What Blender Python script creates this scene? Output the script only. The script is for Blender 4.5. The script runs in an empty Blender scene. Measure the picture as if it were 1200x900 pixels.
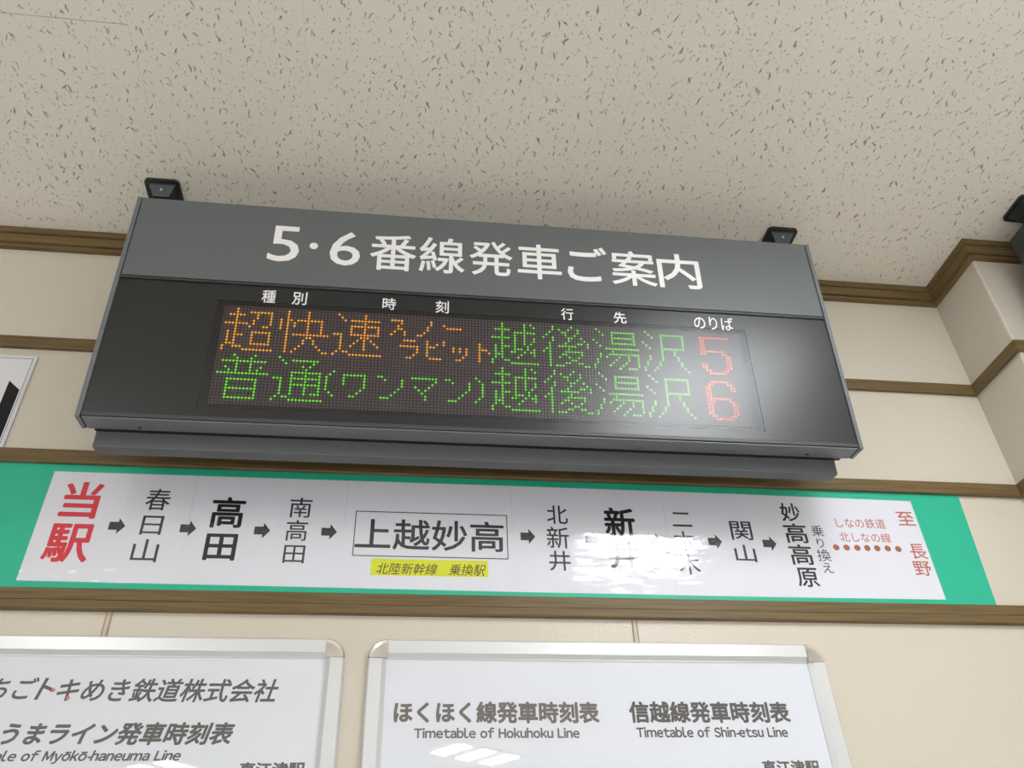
import bpy, bmesh, math, random
from mathutils import Vector, Matrix

random.seed(7)
scene = bpy.context.scene
COL = scene.collection

# ------------------------------------------------------------------ camera, light, exposure
CAM_Z = 1.55                       # eye height; the wall behind the sign is 1.5 m away at y = 1.5
F_PX = 985.69
C_R = Vector((0.99175073, -0.12381094, -0.03318638))
C_U = Vector((-0.04818667, -0.60002353, 0.79852978))
C_W = Vector((0.11877933, 0.79034335, 0.60103982))
cam_d = bpy.data.cameras.new('camera')
cam_d.sensor_width = 36.0
cam_d.lens = F_PX * 36.0 / 1200.0
cam_d.clip_start = 0.02
cam = bpy.data.objects.new('camera', cam_d)
COL.objects.link(cam)
m = Matrix((C_R, C_U, -C_W)).transposed().to_4x4()
m.translation = Vector((0, 0, CAM_Z))
cam.matrix_world = m
scene.camera = cam

WORLD_STRENGTH = 0.42
NEAR_LAMP = 14.0
FAR_LAMP = 24.0
ROW_LAMP = 9.0
SUN = 7.5
EXPOSURE = 0.33
world = bpy.data.worlds.new('World')
scene.world = world
world.use_nodes = True
bg = world.node_tree.nodes['Background']
bg.inputs[0].default_value = (0.95, 0.97, 1.0, 1)
bg.inputs[1].default_value = WORLD_STRENGTH
# daylight added to brighten the ceiling, aimed at the floor behind the camera; it reaches the wall and ceiling only by bouncing
sun_d = bpy.data.lights.new('bounce_sun', 'SUN')
sun_d.energy = SUN
sun_d.angle = math.radians(3)
sun_d.color = (1.0, 0.985, 0.965)
sun = bpy.data.objects.new('bounce_sun', sun_d)
COL.objects.link(sun)
sun.location = (0, -8, 6)
sun.rotation_euler = Vector((0.1, 0.68, -0.74)).to_track_quat('-Z', 'Y').to_euler()
scene.view_settings.view_transform = 'Standard'
scene.view_settings.look = 'None'
scene.view_settings.exposure = EXPOSURE
scene.view_settings.gamma = 1.0
scene.view_settings.use_curve_mapping = False

# ------------------------------------------------------------------ measuring helpers
def ray(px, py):
    d = C_R * (px - 600.0) - C_U * (py - 450.0) + C_W * F_PX
    return d / d.y

def at_wall(px, py, y=1.5):
    """point of the back wall (or a plane a little in front of it) seen at a photograph pixel: (x, z)"""
    r = ray(px, py) * y
    return r.x, r.z + CAM_Z

TILT = math.radians(5.114)
S_O = Vector((-0.5851, 1.2971, 0.8688 + CAM_Z))     # lower left front corner of the hanging display
S_UP = Vector((0, -math.sin(TILT), math.cos(TILT)))
S_BACK = Vector((0, math.cos(TILT), math.sin(TILT)))

def at_sign(px, py, d=0.0):
    r = ray(px, py)
    o = S_O - Vector((0, 0, CAM_Z))
    t = (o.dot(S_BACK) + d) / r.dot(S_BACK)
    P = r * t - o
    return P.x, P.dot(S_UP)

# ------------------------------------------------------------------ materials
def srgb(r, g, b):
    def f(c):
        c /= 255.0
        return c / 12.92 if c <= 0.04045 else ((c + 0.055) / 1.055) ** 2.4
    return (f(r), f(g), f(b), 1.0)

def pbr(name, col, rough=0.5, metal=0.0, spec=0.5, coat=0.0):
    mt = bpy.data.materials.new(name)
    mt.use_nodes = True
    b = mt.node_tree.nodes['Principled BSDF']
    b.inputs['Base Color'].default_value = col
    b.inputs['Roughness'].default_value = rough
    b.inputs['Metallic'].default_value = metal
    b.inputs['Specular IOR Level'].default_value = spec
    b.inputs['Coat Weight'].default_value = coat
    return mt

class NT:
    def __init__(self, mt):
        self.t = mt.node_tree
        self.b = self.t.nodes['Principled BSDF']
    def n(self, kind, **kw):
        nd = self.t.nodes.new(kind)
        for k, v in kw.items():
            setattr(nd, k, v)
        return nd
    def l(self, a, b):
        self.t.links.new(a, b)
    def put(self, sock, v):
        if isinstance(v, bpy.types.NodeSocket):
            self.l(v, sock)
        else:
            sock.default_value = v
    def math(self, op, a, b=0.0, clamp=False):
        nd = self.n('ShaderNodeMath', operation=op, use_clamp=clamp)
        self.put(nd.inputs[0], a)
        self.put(nd.inputs[1], b)
        return nd.outputs[0]
    def vmath(self, op, a, b=(0, 0, 0)):
        nd = self.n('ShaderNodeVectorMath', operation=op)
        self.put(nd.inputs[0], a)
        self.put(nd.inputs[1], b)
        return nd.outputs[0]
    def coords(self, scale=(1, 1, 1)):
        tc = self.n('ShaderNodeTexCoord')
        mp = self.n('ShaderNodeMapping')
        mp.inputs['Scale'].default_value = scale
        self.l(tc.outputs['Object'], mp.inputs['Vector'])
        return mp.outputs[0]
    def noise(self, vec, scale, detail=2.0, rough=0.5):
        nd = self.n('ShaderNodeTexNoise')
        self.l(vec, nd.inputs['Vector'])
        nd.inputs['Scale'].default_value = scale
        nd.inputs['Detail'].default_value = detail
        nd.inputs['Roughness'].default_value = rough
        return nd
    def ramp(self, fac, stops):
        nd = self.n('ShaderNodeValToRGB')
        while len(nd.color_ramp.elements) < len(stops):
            nd.color_ramp.elements.new(0.5)
        for e, (p, c) in zip(nd.color_ramp.elements, stops):
            e.position = p
            e.color = c
        self.l(fac, nd.inputs[0])
        return nd.outputs[0]
    def smooth(self, v, a, b):
        nd = self.n('ShaderNodeMapRange', interpolation_type='SMOOTHSTEP')
        self.put(nd.inputs['Value'], v)
        nd.inputs['From Min'].default_value = a
        nd.inputs['From Max'].default_value = b
        return nd.outputs['Result']
    def mix(self, fac, a, b):
        nd = self.n('ShaderNodeMix', data_type='RGBA')
        self.put(nd.inputs[0], fac)
        self.put(nd.inputs[6], a)
        self.put(nd.inputs[7], b)
        return nd.outputs[2]
    def bump(self, h, strength, dist=0.001):
        nd = self.n('ShaderNodeBump')
        nd.inputs['Strength'].default_value = strength
        nd.inputs['Distance'].default_value = dist
        self.l(h, nd.inputs['Height'])
        self.l(nd.outputs[0], self.b.inputs['Normal'])
        return nd

def mat_ceiling():
    mt = pbr('ceiling_board', srgb(215, 208, 194), 0.9, spec=0.2)
    N = NT(mt)
    base = N.coords()
    sep = N.n('ShaderNodeSeparateXYZ')
    N.l(base, sep.inputs[0])
    flat = N.n('ShaderNodeCombineXYZ')
    N.l(sep.outputs[0], flat.inputs[0])
    N.l(sep.outputs[1], flat.inputs[1])
    flat = flat.outputs[0]
    def layer(cell, w, l, density, rng, wig, wigf, off):
        v = N.vmath('SCALE', flat)
        v.node.inputs['Scale'].default_value = 1.0 / cell
        v = N.vmath('ADD', v, (off, off * 1.7, 0))
        nz = N.noise(v, wigf, 1.0)
        d = N.vmath('SUBTRACT', nz.outputs['Color'], (0.5, 0.5, 0.5))
        d = N.vmath('MULTIPLY', d, (wig, wig, 0))
        v2 = N.vmath('ADD', v, d)
        vo = N.n('ShaderNodeTexVoronoi', voronoi_dimensions='2D', feature='F1')
        N.l(v2, vo.inputs['Vector'])
        vo.inputs['Scale'].default_value = 1.0
        vo.inputs['Randomness'].default_value = 0.95
        loc = N.vmath('SUBTRACT', v2, vo.outputs['Position'])
        s = N.n('ShaderNodeSeparateXYZ')
        N.l(loc, s.inputs[0])
        c = N.n('ShaderNodeSeparateColor')
        N.l(vo.outputs['Color'], c.inputs[0])
        ang = N.math('MULTIPLY', N.math('SUBTRACT', c.outputs[0], 0.5), rng)
        ca, sa = N.math('COSINE', ang), N.math('SINE', ang)
        lx = N.math('ADD', N.math('MULTIPLY', s.outputs[0], ca), N.math('MULTIPLY', s.outputs[1], sa))
        ly = N.math('SUBTRACT', N.math('MULTIPLY', s.outputs[1], ca), N.math('MULTIPLY', s.outputs[0], sa))
        size = N.math('ADD', 0.35, N.math('MULTIPLY', c.outputs[1], 0.75))
        lx = N.math('DIVIDE', lx, N.math('MULTIPLY', size, w))
        ly = N.math('DIVIDE', ly, N.math('MULTIPLY', size, l))
        e = N.math('SQRT', N.math('ADD', N.math('MULTIPLY', lx, lx), N.math('MULTIPLY', ly, ly)))
        hole = N.math('SUBTRACT', 1.0, N.smooth(e, 0.55, 1.15))
        on = N.math('LESS_THAN', c.outputs[2], density)
        return N.math('MULTIPLY', hole, on)
    a = layer(0.034, 0.052, 0.27, 0.8, 1.5, 0.32, 3.0, 0.0)
    b = layer(0.024, 0.058, 0.24, 0.55, 1.9, 0.3, 3.0, 13.3)
    c = layer(0.0115, 0.10, 0.13, 0.55, 3.1, 0.25, 3.0, 31.1)
    patch = N.smooth(N.noise(flat, 9.0, 2.0).outputs['Fac'], 0.3, 0.62)
    holes = N.math('MAXIMUM', N.math('MULTIPLY', a, N.math('ADD', 0.35, N.math('MULTIPLY', patch, 0.65))),
                   N.math('MAXIMUM', N.math('MULTIPLY', b, 0.85), N.math('MULTIPLY', c, 0.8)))
    # seams between the boards (0.327 m wide, butt joints)
    def seam(axis, start, pitch, w):
        q = N.math('DIVIDE', N.math('SUBTRACT', sep.outputs[axis], start), pitch)
        fr = N.math('ABSOLUTE', N.math('SUBTRACT', N.math('FRACT', N.math('ADD', q, 0.5)), 0.5))
        return N.math('SUBTRACT', 1.0, N.smooth(N.math('MULTIPLY', fr, pitch), w * 0.3, w))
    sy = N.math('MULTIPLY', seam(1, 0.933, 0.654, 0.0014), N.math('LESS_THAN', sep.outputs[0], -0.56))
    sx = N.math('MULTIPLY', seam(0, -0.56, 0.327, 0.001), 0.22)
    seams = N.math('MULTIPLY', N.math('MAXIMUM', sx, sy), 0.45)
    tone = N.mix(N.noise(flat, 3.0, 3.0).outputs['Fac'], srgb(238, 233, 223), srgb(231, 226, 215))
    dark = N.mix(N.noise(flat, 40.0, 1.0).outputs['Fac'], srgb(134, 126, 113), srgb(168, 160, 147))
    col = N.mix(holes, tone, dark)
    col = N.mix(seams, col, srgb(150, 142, 128))
    N.l(col, N.b.inputs['Base Color'])
    fine = N.noise(flat, 260.0, 2.0).outputs['Fac']
    h = N.math('SUBTRACT', N.math('MULTIPLY', fine, 0.35), N.math('MAXIMUM', holes, seams))
    N.bump(h, 0.7, 0.0022)
    return mt

def mat_wall(name, col, rough, bump_s, bump_scale):
    mt = pbr(name, col, rough, spec=0.5)
    N = NT(mt)
    v = N.coords()
    n1 = N.noise(v, bump_scale, 3.0)
    n2 = N.noise(v, 2.3, 3.0)
    c2 = tuple(x * 0.93 for x in col[:3]) + (1.0,)
    N.l(N.mix(n2.outputs['Fac'], col, c2), N.b.inputs['Base Color'])
    N.bump(n1.outputs['Fac'], bump_s, 0.0012)
    return mt

def mat_wood():
    mt = pbr('brown_oak_trim', srgb(120, 92, 58), 0.45, spec=0.4)
    N = NT(mt)
    v = N.coords((3.0, 3.0, 130.0))
    n1 = N.noise(v, 2.2, 5.0, 0.6)
    v2 = N.coords((1.2, 1.2, 30.0))
    n2 = N.noise(v2, 2.0, 3.0)
    c = N.ramp(n1.outputs['Fac'], [(0.28, srgb(80, 64, 38)), (0.5, srgb(114, 94, 60)), (0.75, srgb(132, 111, 76))])
    c = N.mix(N.math('MULTIPLY', n2.outputs['Fac'], 0.45), c, srgb(100, 84, 50))
    N.l(c, N.b.inputs['Base Color'])
    N.bump(n1.outputs['Fac'], 0.25, 0.0006)
    return mt

def mat_noise(name, c1, c2, scale, rough, metal=0.0, spec=0.5, bump_s=0.0, stretch=(1, 1, 1), coat=0.0):
    mt = pbr(name, c1, rough, metal, spec, coat)
    N = NT(mt)
    v = N.coords(stretch)
    n1 = N.noise(v, scale, 3.0)
    N.l(N.mix(n1.outputs['Fac'], c1, c2), N.b.inputs['Base Color'])
    if bump_s:
        N.bump(n1.outputs['Fac'], bump_s, 0.0004)
    return mt

def mat_clear(name, tint, spec_amount, rough, bump_scale=0.0, bump_s=0.0, stretch=(1, 1, 1), facing=0.6):
    """thin clear sheet: lets what lies behind through and mirrors the room on its surface"""
    mt = bpy.data.materials.new(name)
    mt.use_nodes = True
    t = mt.node_tree
    t.nodes.clear()
    out = t.nodes.new('ShaderNodeOutputMaterial')
    mix = t.nodes.new('ShaderNodeMixShader')
    tr = t.nodes.new('ShaderNodeBsdfTransparent')
    tr.inputs[0].default_value = tint
    gl = t.nodes.new('ShaderNodeBsdfGlossy')
    gl.inputs['Color'].default_value = (1, 1, 1, 1)
    gl.inputs['Roughness'].default_value = rough
    # Schlick reflectance of a thin sheet, the same from either side
    ge = t.nodes.new('ShaderNodeNewGeometry')
    dt = t.nodes.new('ShaderNodeVectorMath')
    dt.operation = 'DOT_PRODUCT'
    t.links.new(ge.outputs['Normal'], dt.inputs[0])
    t.links.new(ge.outputs['Incoming'], dt.inputs[1])
    def mth(op, a, b=0.0):
        nd = t.nodes.new('ShaderNodeMath')
        nd.operation = op
        for k, v in ((0, a), (1, b)):
            if isinstance(v, bpy.types.NodeSocket):
                t.links.new(v, nd.inputs[k])
            else:
                nd.inputs[k].default_value = v
        return nd.outputs[0]
    c = mth('SUBTRACT', 1.0, mth('ABSOLUTE', dt.outputs['Value']))
    fr = mth('ADD', 0.045, mth('MULTIPLY', mth('POWER', c, 5.0), 0.95))
    fr = mth('MULTIPLY', fr, spec_amount)
    t.links.new(fr, mix.inputs[0])
    t.links.new(tr.outputs[0], mix.inputs[1])
    t.links.new(gl.outputs[0], mix.inputs[2])
    t.links.new(mix.outputs[0], out.inputs[0])
    if bump_scale:
        tc = t.nodes.new('ShaderNodeTexCoord')
        mp = t.nodes.new('ShaderNodeMapping')
        mp.inputs['Scale'].default_value = stretch
        nz = t.nodes.new('ShaderNodeTexNoise')
        nz.inputs['Scale'].default_value = bump_scale
        nz.inputs['Detail'].default_value = 2.5
        bp = t.nodes.new('ShaderNodeBump')
        bp.inputs['Strength'].default_value = bump_s
        bp.inputs['Distance'].default_value = 0.002
        t.links.new(tc.outputs['Object'], mp.inputs[0])
        t.links.new(mp.outputs[0], nz.inputs['Vector'])
        t.links.new(nz.outputs['Fac'], bp.inputs['Height'])
        t.links.new(bp.outputs[0], gl.inputs['Normal'])
    return mt

def mat_emit(name, col, strength):
    mt = bpy.data.materials.new(name)
    mt.use_nodes = True
    t = mt.node_tree
    t.nodes.clear()
    out = t.nodes.new('ShaderNodeOutputMaterial')
    em = t.nodes.new('ShaderNodeEmission')
    em.inputs[0].default_value = col
    em.inputs[1].default_value = strength
    t.links.new(em.outputs[0], out.inputs[0])
    return mt

LED_PITCH = 0.006528
def mat_led_board():
    mt = pbr('led_dot_board', srgb(74, 64, 64), 0.6, spec=0.3)
    N = NT(mt)
    v = N.coords()
    s = N.n('ShaderNodeSeparateXYZ')
    N.l(v, s.inputs[0])
    def fr(a):
        q = N.math('FRACT', N.math('ADD', N.math('DIVIDE', s.outputs[a], LED_PITCH), 100.0))
        return N.math('SUBTRACT', q, 0.5)
    fx, fz = fr(0), fr(2)
    r = N.math('SQRT', N.math('ADD', N.math('MULTIPLY', fx, fx), N.math('MULTIPLY', fz, fz)))
    dot = N.math('SUBTRACT', 1.0, N.smooth(r, 0.30, 0.42))
    N.l(N.mix(dot, srgb(88, 68, 71), srgb(182, 147, 151)), N.b.inputs['Base Color'])
    return mt

M = dict(
    ceiling=mat_ceiling(),
    wall=mat_wall('cream_wall_board', srgb(214, 206, 192), 0.27, 0.6, 170.0),
    pillar=mat_wall('cream_wall_paper', srgb(208, 199, 186), 0.6, 0.5, 260.0),
    floor=mat_noise('floor_tile', srgb(206, 204, 200), srgb(196, 194, 190), 5.0, 0.4),
    wood=mat_wood(),
    joint=mat_noise('joint_strip', srgb(206, 195, 176), srgb(194, 182, 162), 60.0, 0.6),
    joint_line=mat_noise('joint_groove', srgb(160, 144, 122), srgb(146, 130, 108), 60.0, 0.8),
    sign_grey=mat_noise('grey_painted_steel', srgb(101, 106, 108), srgb(95, 100, 102), 420.0, 0.42, spec=0.5, bump_s=0.12),
    sign_edge=mat_noise('grey_edge_steel', srgb(110, 115, 119), srgb(102, 107, 111), 300.0, 0.4),
    sign_under=mat_noise('grey_under_steel', srgb(116, 119, 122), srgb(108, 111, 114), 300.0, 0.45),
    sign_box=mat_noise('dark_grey_steel', srgb(95, 99, 101), srgb(88, 92, 94), 300.0, 0.5),
    rail=mat_noise('charcoal_rail', srgb(66, 69, 72), srgb(60, 63, 66), 300.0, 0.4),
    black=mat_noise('black_steel', srgb(26, 27, 29), srgb(20, 21, 22), 120.0, 0.45),
    black_inner=pbr('black_backing', srgb(13, 14, 16), 0.7, spec=0.3),
    hanger=mat_noise('black_hanger_enamel', srgb(34, 37, 40), srgb(28, 30, 33), 90.0, 0.4),
    hanger_face=mat_noise('hanger_front_paler', srgb(64, 70, 76), srgb(56, 62, 68), 90.0, 0.4),  # paler tone, used on the cap's front slope only
    screw=pbr('screw_steel', srgb(150, 148, 140), 0.35, 0.9),
    dark_screw=pbr('dark_screw_steel', srgb(50, 50, 52), 0.4, 0.6),
    letter_white=mat_noise('white_vinyl', srgb(244, 244, 244), srgb(236, 236, 236), 50.0, 0.5),
    window=mat_clear('smoked_window', (0.64, 0.66, 0.68, 1), 0.92, 0.32),
    window_surround=pbr('window_surround', srgb(10, 16, 22), 0.32, spec=0.72),
    led=mat_led_board(),
    led_frame=pbr('led_module_body', srgb(58, 50, 51), 0.6, spec=0.3),
    green_sheet=mat_noise('green_sheet', srgb(40, 188, 153), srgb(34, 178, 144), 25.0, 0.45),
    white_sheet=mat_noise('white_paper', srgb(228, 229, 239), srgb(223, 225, 235), 14.0, 0.6),
    film=mat_clear('laminate_film', (1, 1, 1, 1), 1.25, 0.085, 10.0, 0.8, (1.0, 1.0, 2.0)),
    ink_black=pbr('black_ink', srgb(24, 25, 28), 0.6, spec=0.3),
    ink_dark=pbr('dark_grey_ink', srgb(52, 54, 58), 0.6, spec=0.3),
    ink_red=pbr('red_ink', srgb(214, 42, 62), 0.6, spec=0.3),
    ink_brown=pbr('red_brown_ink', srgb(184, 96, 72), 0.6, spec=0.3),
    ink_dot=pbr('brown_dot_ink', srgb(160, 98, 62), 0.6, spec=0.3),
    ink_yellow_text=pbr('dark_ink', srgb(62, 66, 44), 0.6, spec=0.3),
    yellow=mat_noise('yellow_label', srgb(224, 228, 30), srgb(214, 220, 24), 20.0, 0.6),
    ink_grey=pbr('grey_print', srgb(98, 93, 92), 0.6, spec=0.3),
    ink_charcoal=pbr('charcoal_print', srgb(72, 72, 75), 0.6, spec=0.3),
    ink_pink=pbr('pink_print', srgb(226, 110, 128), 0.6, spec=0.3),
    alu=mat_noise('brushed_aluminium', srgb(226, 229, 233), srgb(220, 223, 228), 8.0, 0.28, metal=0.45, stretch=(1, 1, 1)),
    chrome=pbr('chrome', srgb(222, 222, 220), 0.10, 1.0),
    poster_paper=mat_noise('poster_paper', srgb(228, 228, 234), srgb(222, 223, 230), 12.0, 0.55),
    board_paper=mat_noise('timetable_paper', srgb(226, 231, 240), srgb(222, 227, 237), 6.0, 0.6),
    board_cover=mat_clear('clear_cover', (1, 1, 1, 1), 1.0, 0.014),
    poster_edge=mat_noise('poster_edge', srgb(222, 224, 226), srgb(214, 216, 219), 20.0, 0.4),
    poster_line=pbr('poster_line_ink', srgb(70, 70, 100), 0.6),
    green_steel=mat_noise('dark_green_steel', srgb(50, 60, 54), srgb(44, 53, 48), 80.0, 0.45),
    lamp_body=pbr('lamp_enamel', srgb(236, 236, 232), 0.4),
    lamp_near=mat_emit('lamp_diffuser_near', (0.95, 0.98, 1.0, 1), NEAR_LAMP),
    lamp_far=mat_emit('lamp_diffuser_far', (1.0, 0.99, 0.97, 1), FAR_LAMP),
    lamp_row=mat_emit('lamp_diffuser_row', (1.0, 0.985, 0.96, 1), ROW_LAMP),
    led_amber=mat_emit('led_amber', (1.0, 0.46, 0.04, 1), 2.2),
    led_orange=mat_emit('led_orange', (1.0, 0.30, 0.035, 1), 2.2),
    led_red=mat_emit('led_red', (1.0, 0.17, 0.03, 1), 2.1),
    led_amber_body=mat_emit('led_amber_body', (0.55, 0.17, 0.006, 1), 1.31),
    led_red_body=mat_emit('led_red_body', (0.62, 0.07, 0.008, 1), 1.3),
    led_green=mat_emit('led_green', (0.30, 0.90, 0.06, 1), 2.0),
    led_green_body=mat_emit('led_green_body', (0.035, 0.33, 0.003, 1), 1.35),
)

# ------------------------------------------------------------------ mesh helpers
def empty(name, loc, label=None, cat=None, group=None, rot=None):
    o = bpy.data.objects.new(name, None)
    o.empty_display_size = 0.05
    COL.objects.link(o)
    o.location = loc
    if rot:
        o.rotation_euler = rot
    if label:
        o['label'] = label
        o['category'] = cat
    if group:
        o['group'] = group
    return o

def obj(name, bm, mats, parent=None, label=None, shift=None, smooth=False):
    me = bpy.data.meshes.new(name)
    if shift is not None:
        bmesh.ops.translate(bm, verts=bm.verts, vec=-Vector(shift))
    bm.normal_update()
    bm.to_mesh(me)
    bm.free()
    for mt in (mats if isinstance(mats, (list, tuple)) else [mats]):
        me.materials.append(mt)
    if smooth:
        for p in me.polygons:
            p.use_smooth = True
    o = bpy.data.objects.new(name, me)
    COL.objects.link(o)
    if parent:
        o.parent = parent
    if label:
        o['label'] = label
    return o

def struct(name, bm, mats):
    o = obj(name, bm, mats)
    o['kind'] = 'structure'
    return o

def box(bm, a, b, mat=0, bevel=0.0, seg=1):
    (x0, y0, z0), (x1, y1, z1) = a, b
    vs = [bm.verts.new(p) for p in ((x0, y0, z0), (x1, y0, z0), (x1, y1, z0), (x0, y1, z0),
                                    (x0, y0, z1), (x1, y0, z1), (x1, y1, z1), (x0, y1, z1))]
    fs = [bm.faces.new([vs[i] for i in q]) for q in ((0, 3, 2, 1), (4, 5, 6, 7), (0, 1, 5, 4), (1, 2, 6, 5), (2, 3, 7, 6), (3, 0, 4, 7))]
    for f in fs:
        f.material_index = mat
    if bevel:
        es = list({e for f in fs for e in f.edges})
        bmesh.ops.bevel(bm, geom=es, offset=bevel, segments=seg, affect='EDGES', profile=0.5)
    return bm

def B(a, b, bevel=0.0, seg=1):
    return box(bmesh.new(), a, b, 0, bevel, seg)

def prism(bm, pts, y0, y1, mat=0):
    """polygon given in (x, z), solid between depths y0 (front) and y1"""
    n = len(pts)
    a = [bm.verts.new((x, y0, z)) for x, z in pts]
    b = [bm.verts.new((x, y1, z)) for x, z in pts]
    fs = [bm.faces.new(a), bm.faces.new(b[::-1])]
    for i in range(n):
        j = (i + 1) % n
        fs.append(bm.faces.new((a[j], a[i], b[i], b[j])))
    for f in fs:
        f.material_index = mat
    return bm

def fix_normals(bm):
    bmesh.ops.recalc_face_normals(bm, faces=bm.faces)
    return bm

def disc(bm, c, axis, r, depth, n=20, mat=0):
    """short cylinder, centre c, along axis"""
    res = bmesh.ops.create_cone(bm, cap_ends=True, segments=n, radius1=r, radius2=r, depth=depth)
    rot = Vector((0, 0, 1)).rotation_difference(Vector(axis)).to_matrix().to_4x4()
    bmesh.ops.transform(bm, matrix=Matrix.Translation(c) @ rot, verts=res['verts'])
    for v in res['verts']:
        for f in v.link_faces:
            f.material_index = mat
    return bm

def sweep(path, profile):
    """profile of (outward, z) swept along a mitred path in plan; outward is to the right-hand side of travel"""
    bm = bmesh.new()
    rings = []
    for i, p in enumerate(path):
        p = Vector((p[0], p[1]))
        dirs = []
        if i > 0:
            dirs.append((p - Vector(path[i - 1])).normalized())
        if i < len(path) - 1:
            dirs.append((Vector(path[i + 1]) - p).normalized())
        ns = [Vector((d.y, -d.x)) for d in dirs]
        if len(ns) == 2:
            mvec = (ns[0] + ns[1])
            mvec = mvec / (1.0 + ns[0].dot(ns[1]))
        else:
            mvec = ns[0]
        rings.append([bm.verts.new((p.x + mvec.x * t, p.y + mvec.y * t, z)) for t, z in profile])
    n = len(profile)
    for a, b in zip(rings[:-1], rings[1:]):
        for k in range(n):
            j = (k + 1) % n
            bm.faces.new((a[k], a[j], b[j], b[k]))
    bm.faces.new(rings[0])
    bm.faces.new(rings[-1][::-1])
    return fix_normals(bm)

# ------------------------------------------------------------------ lettering
_tcache = {}
def glyph(s):
    key = s
    if key in _tcache:
        return _tcache[key]
    cu = bpy.data.curves.new('lettering', 'FONT')
    cu.body = s
    cu.extrude = 0.02
    cu.resolution_u = 3
    o = bpy.data.objects.new('lettering_source', cu)
    COL.objects.link(o)
    bpy.context.view_layer.update()
    dg = bpy.context.evaluated_depsgraph_get()
    me = bpy.data.meshes.new_from_object(o.evaluated_get(dg))
    vs = [v.co.copy() for v in me.vertices]
    fs = [tuple(p.vertices) for p in me.polygons]
    bpy.data.objects.remove(o)
    bpy.data.meshes.remove(me)
    bpy.data.curves.remove(cu)
    _tcache[key] = (vs, fs)
    return _tcache[key]

_lcache = {}
def latin(s):
    """latin line set from the full-width sans letters, each with its own width"""
    if s in _lcache:
        return _lcache[s]
    V, Fc, pen = [], [], 0.0
    def rect(x0, x1, y0, y1):
        b = len(V)
        for z in (0.02, -0.02):
            V.extend([Vector((x0, y0, z)), Vector((x1, y0, z)), Vector((x1, y1, z)), Vector((x0, y1, z))])
        Fc.extend([(b, b + 1, b + 2, b + 3), (b + 7, b + 6, b + 5, b + 4)])
        for k in range(4):
            j = (k + 1) % 4
            Fc.append((b + k, b + 4 + k, b + 4 + j, b + j))
    for ch in s:
        if ch == ' ':
            pen += 0.36
            continue
        if ch == '-':
            rect(pen + 0.03, pen + 0.27, 0.22, 0.29)
            pen += 0.30
            continue
        base = {'ō': 'o'}.get(ch, ch)
        vs, fs = glyph(chr(ord(base) + 0xFEE0))
        a = min(v.x for v in vs)
        w = (max(v.x for v in vs) - a)
        sb = 0.06 if base in 'tfky' else 0.09
        b = len(V)
        V.extend([Vector((v.x - a + pen, v.y, v.z)) for v in vs])
        Fc.extend([tuple(i + b for i in f) for f in fs])
        if ch == 'ō':
            rect(pen + w * 0.14, pen + w * 0.86, 0.62, 0.68)
        pen += w + sb
    _lcache[s] = (V, Fc)
    return _lcache[s]

def put_text(bm, s, u0, u1, v0, v1, y, thick=0.0004, bold=0.0, shear=0.0, mat=0, clip=None):
    """letters filling the box u0..u1 x v0..v1 (x and z) whose back lies at depth y"""
    vs, fs = latin(s) if 'of' in s else glyph(s)
    if not vs:
        return bm
    xs = [v.x + shear * v.y for v in vs]
    ys = [v.y for v in vs]
    ax, bx, ay, by = min(xs), max(xs), min(ys), max(ys)
    sx = (u1 - u0) / max(1e-6, bx - ax + 2 * bold)
    sy = (v1 - v0) / max(1e-6, by - ay + 2 * bold)
    # a bolder weight: the outline is laid down several times, each a little to one side
    offs = [(0.0, 0.0)]
    if bold:
        offs = [(bold * math.cos(k * math.pi / 4), bold * math.sin(k * math.pi / 4)) for k in range(8)]
    for i, (ox, oz) in enumerate(offs):
        e = 0.000004 * i
        nv = [bm.verts.new((u0 + (x - ax + bold + ox) * sx, y - (thick + e if v.z > 0 else 0.0), v0 + (v.y - ay + bold + oz) * sy)) for x, v in zip(xs, vs)]
        for f in fs:
            try:
                g = bm.faces.new([nv[q] for q in f])
                g.material_index = mat
            except ValueError:
                pass
    return bm

def box_from(at, L, R, T, Bt):
    return at(*L)[0], at(*R)[0], at(*Bt)[1], at(*T)[1]

# ================================================================== SETTING
H = CAM_Z
WALL_Y = 1.5
CEIL = 1.5125 + H
PX, PY = 1.369, 1.326           # the pillar's outer corner in plan
bm = B((-6, WALL_Y, 0), (PX + 0.3, WALL_Y + 0.12, CEIL + 0.06))
struct('wall_back', bm, M['wall'])
bm = B((PX, PY, 0), (5.0, WALL_Y + 0.12, CEIL + 0.06))
es = [e for e in bm.edges if abs(e.verts[0].co.x - PX) < 1e-5 and abs(e.verts[1].co.x - PX) < 1e-5
      and abs(e.verts[0].co.y - PY) < 1e-5 and abs(e.verts[1].co.y - PY) < 1e-5]
bmesh.ops.bevel(bm, geom=es, offset=0.006, segments=4, affect='EDGES', profile=0.5)
struct('wall_right', bm, M['pillar'])
struct('ceiling', B((-6, -4.5, CEIL), (5, WALL_Y + 0.12, CEIL + 0.06)), M['ceiling'])
struct('floor', B((-7, -9, -0.1), (7, WALL_Y + 0.12, 0)), M['floor'])

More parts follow.
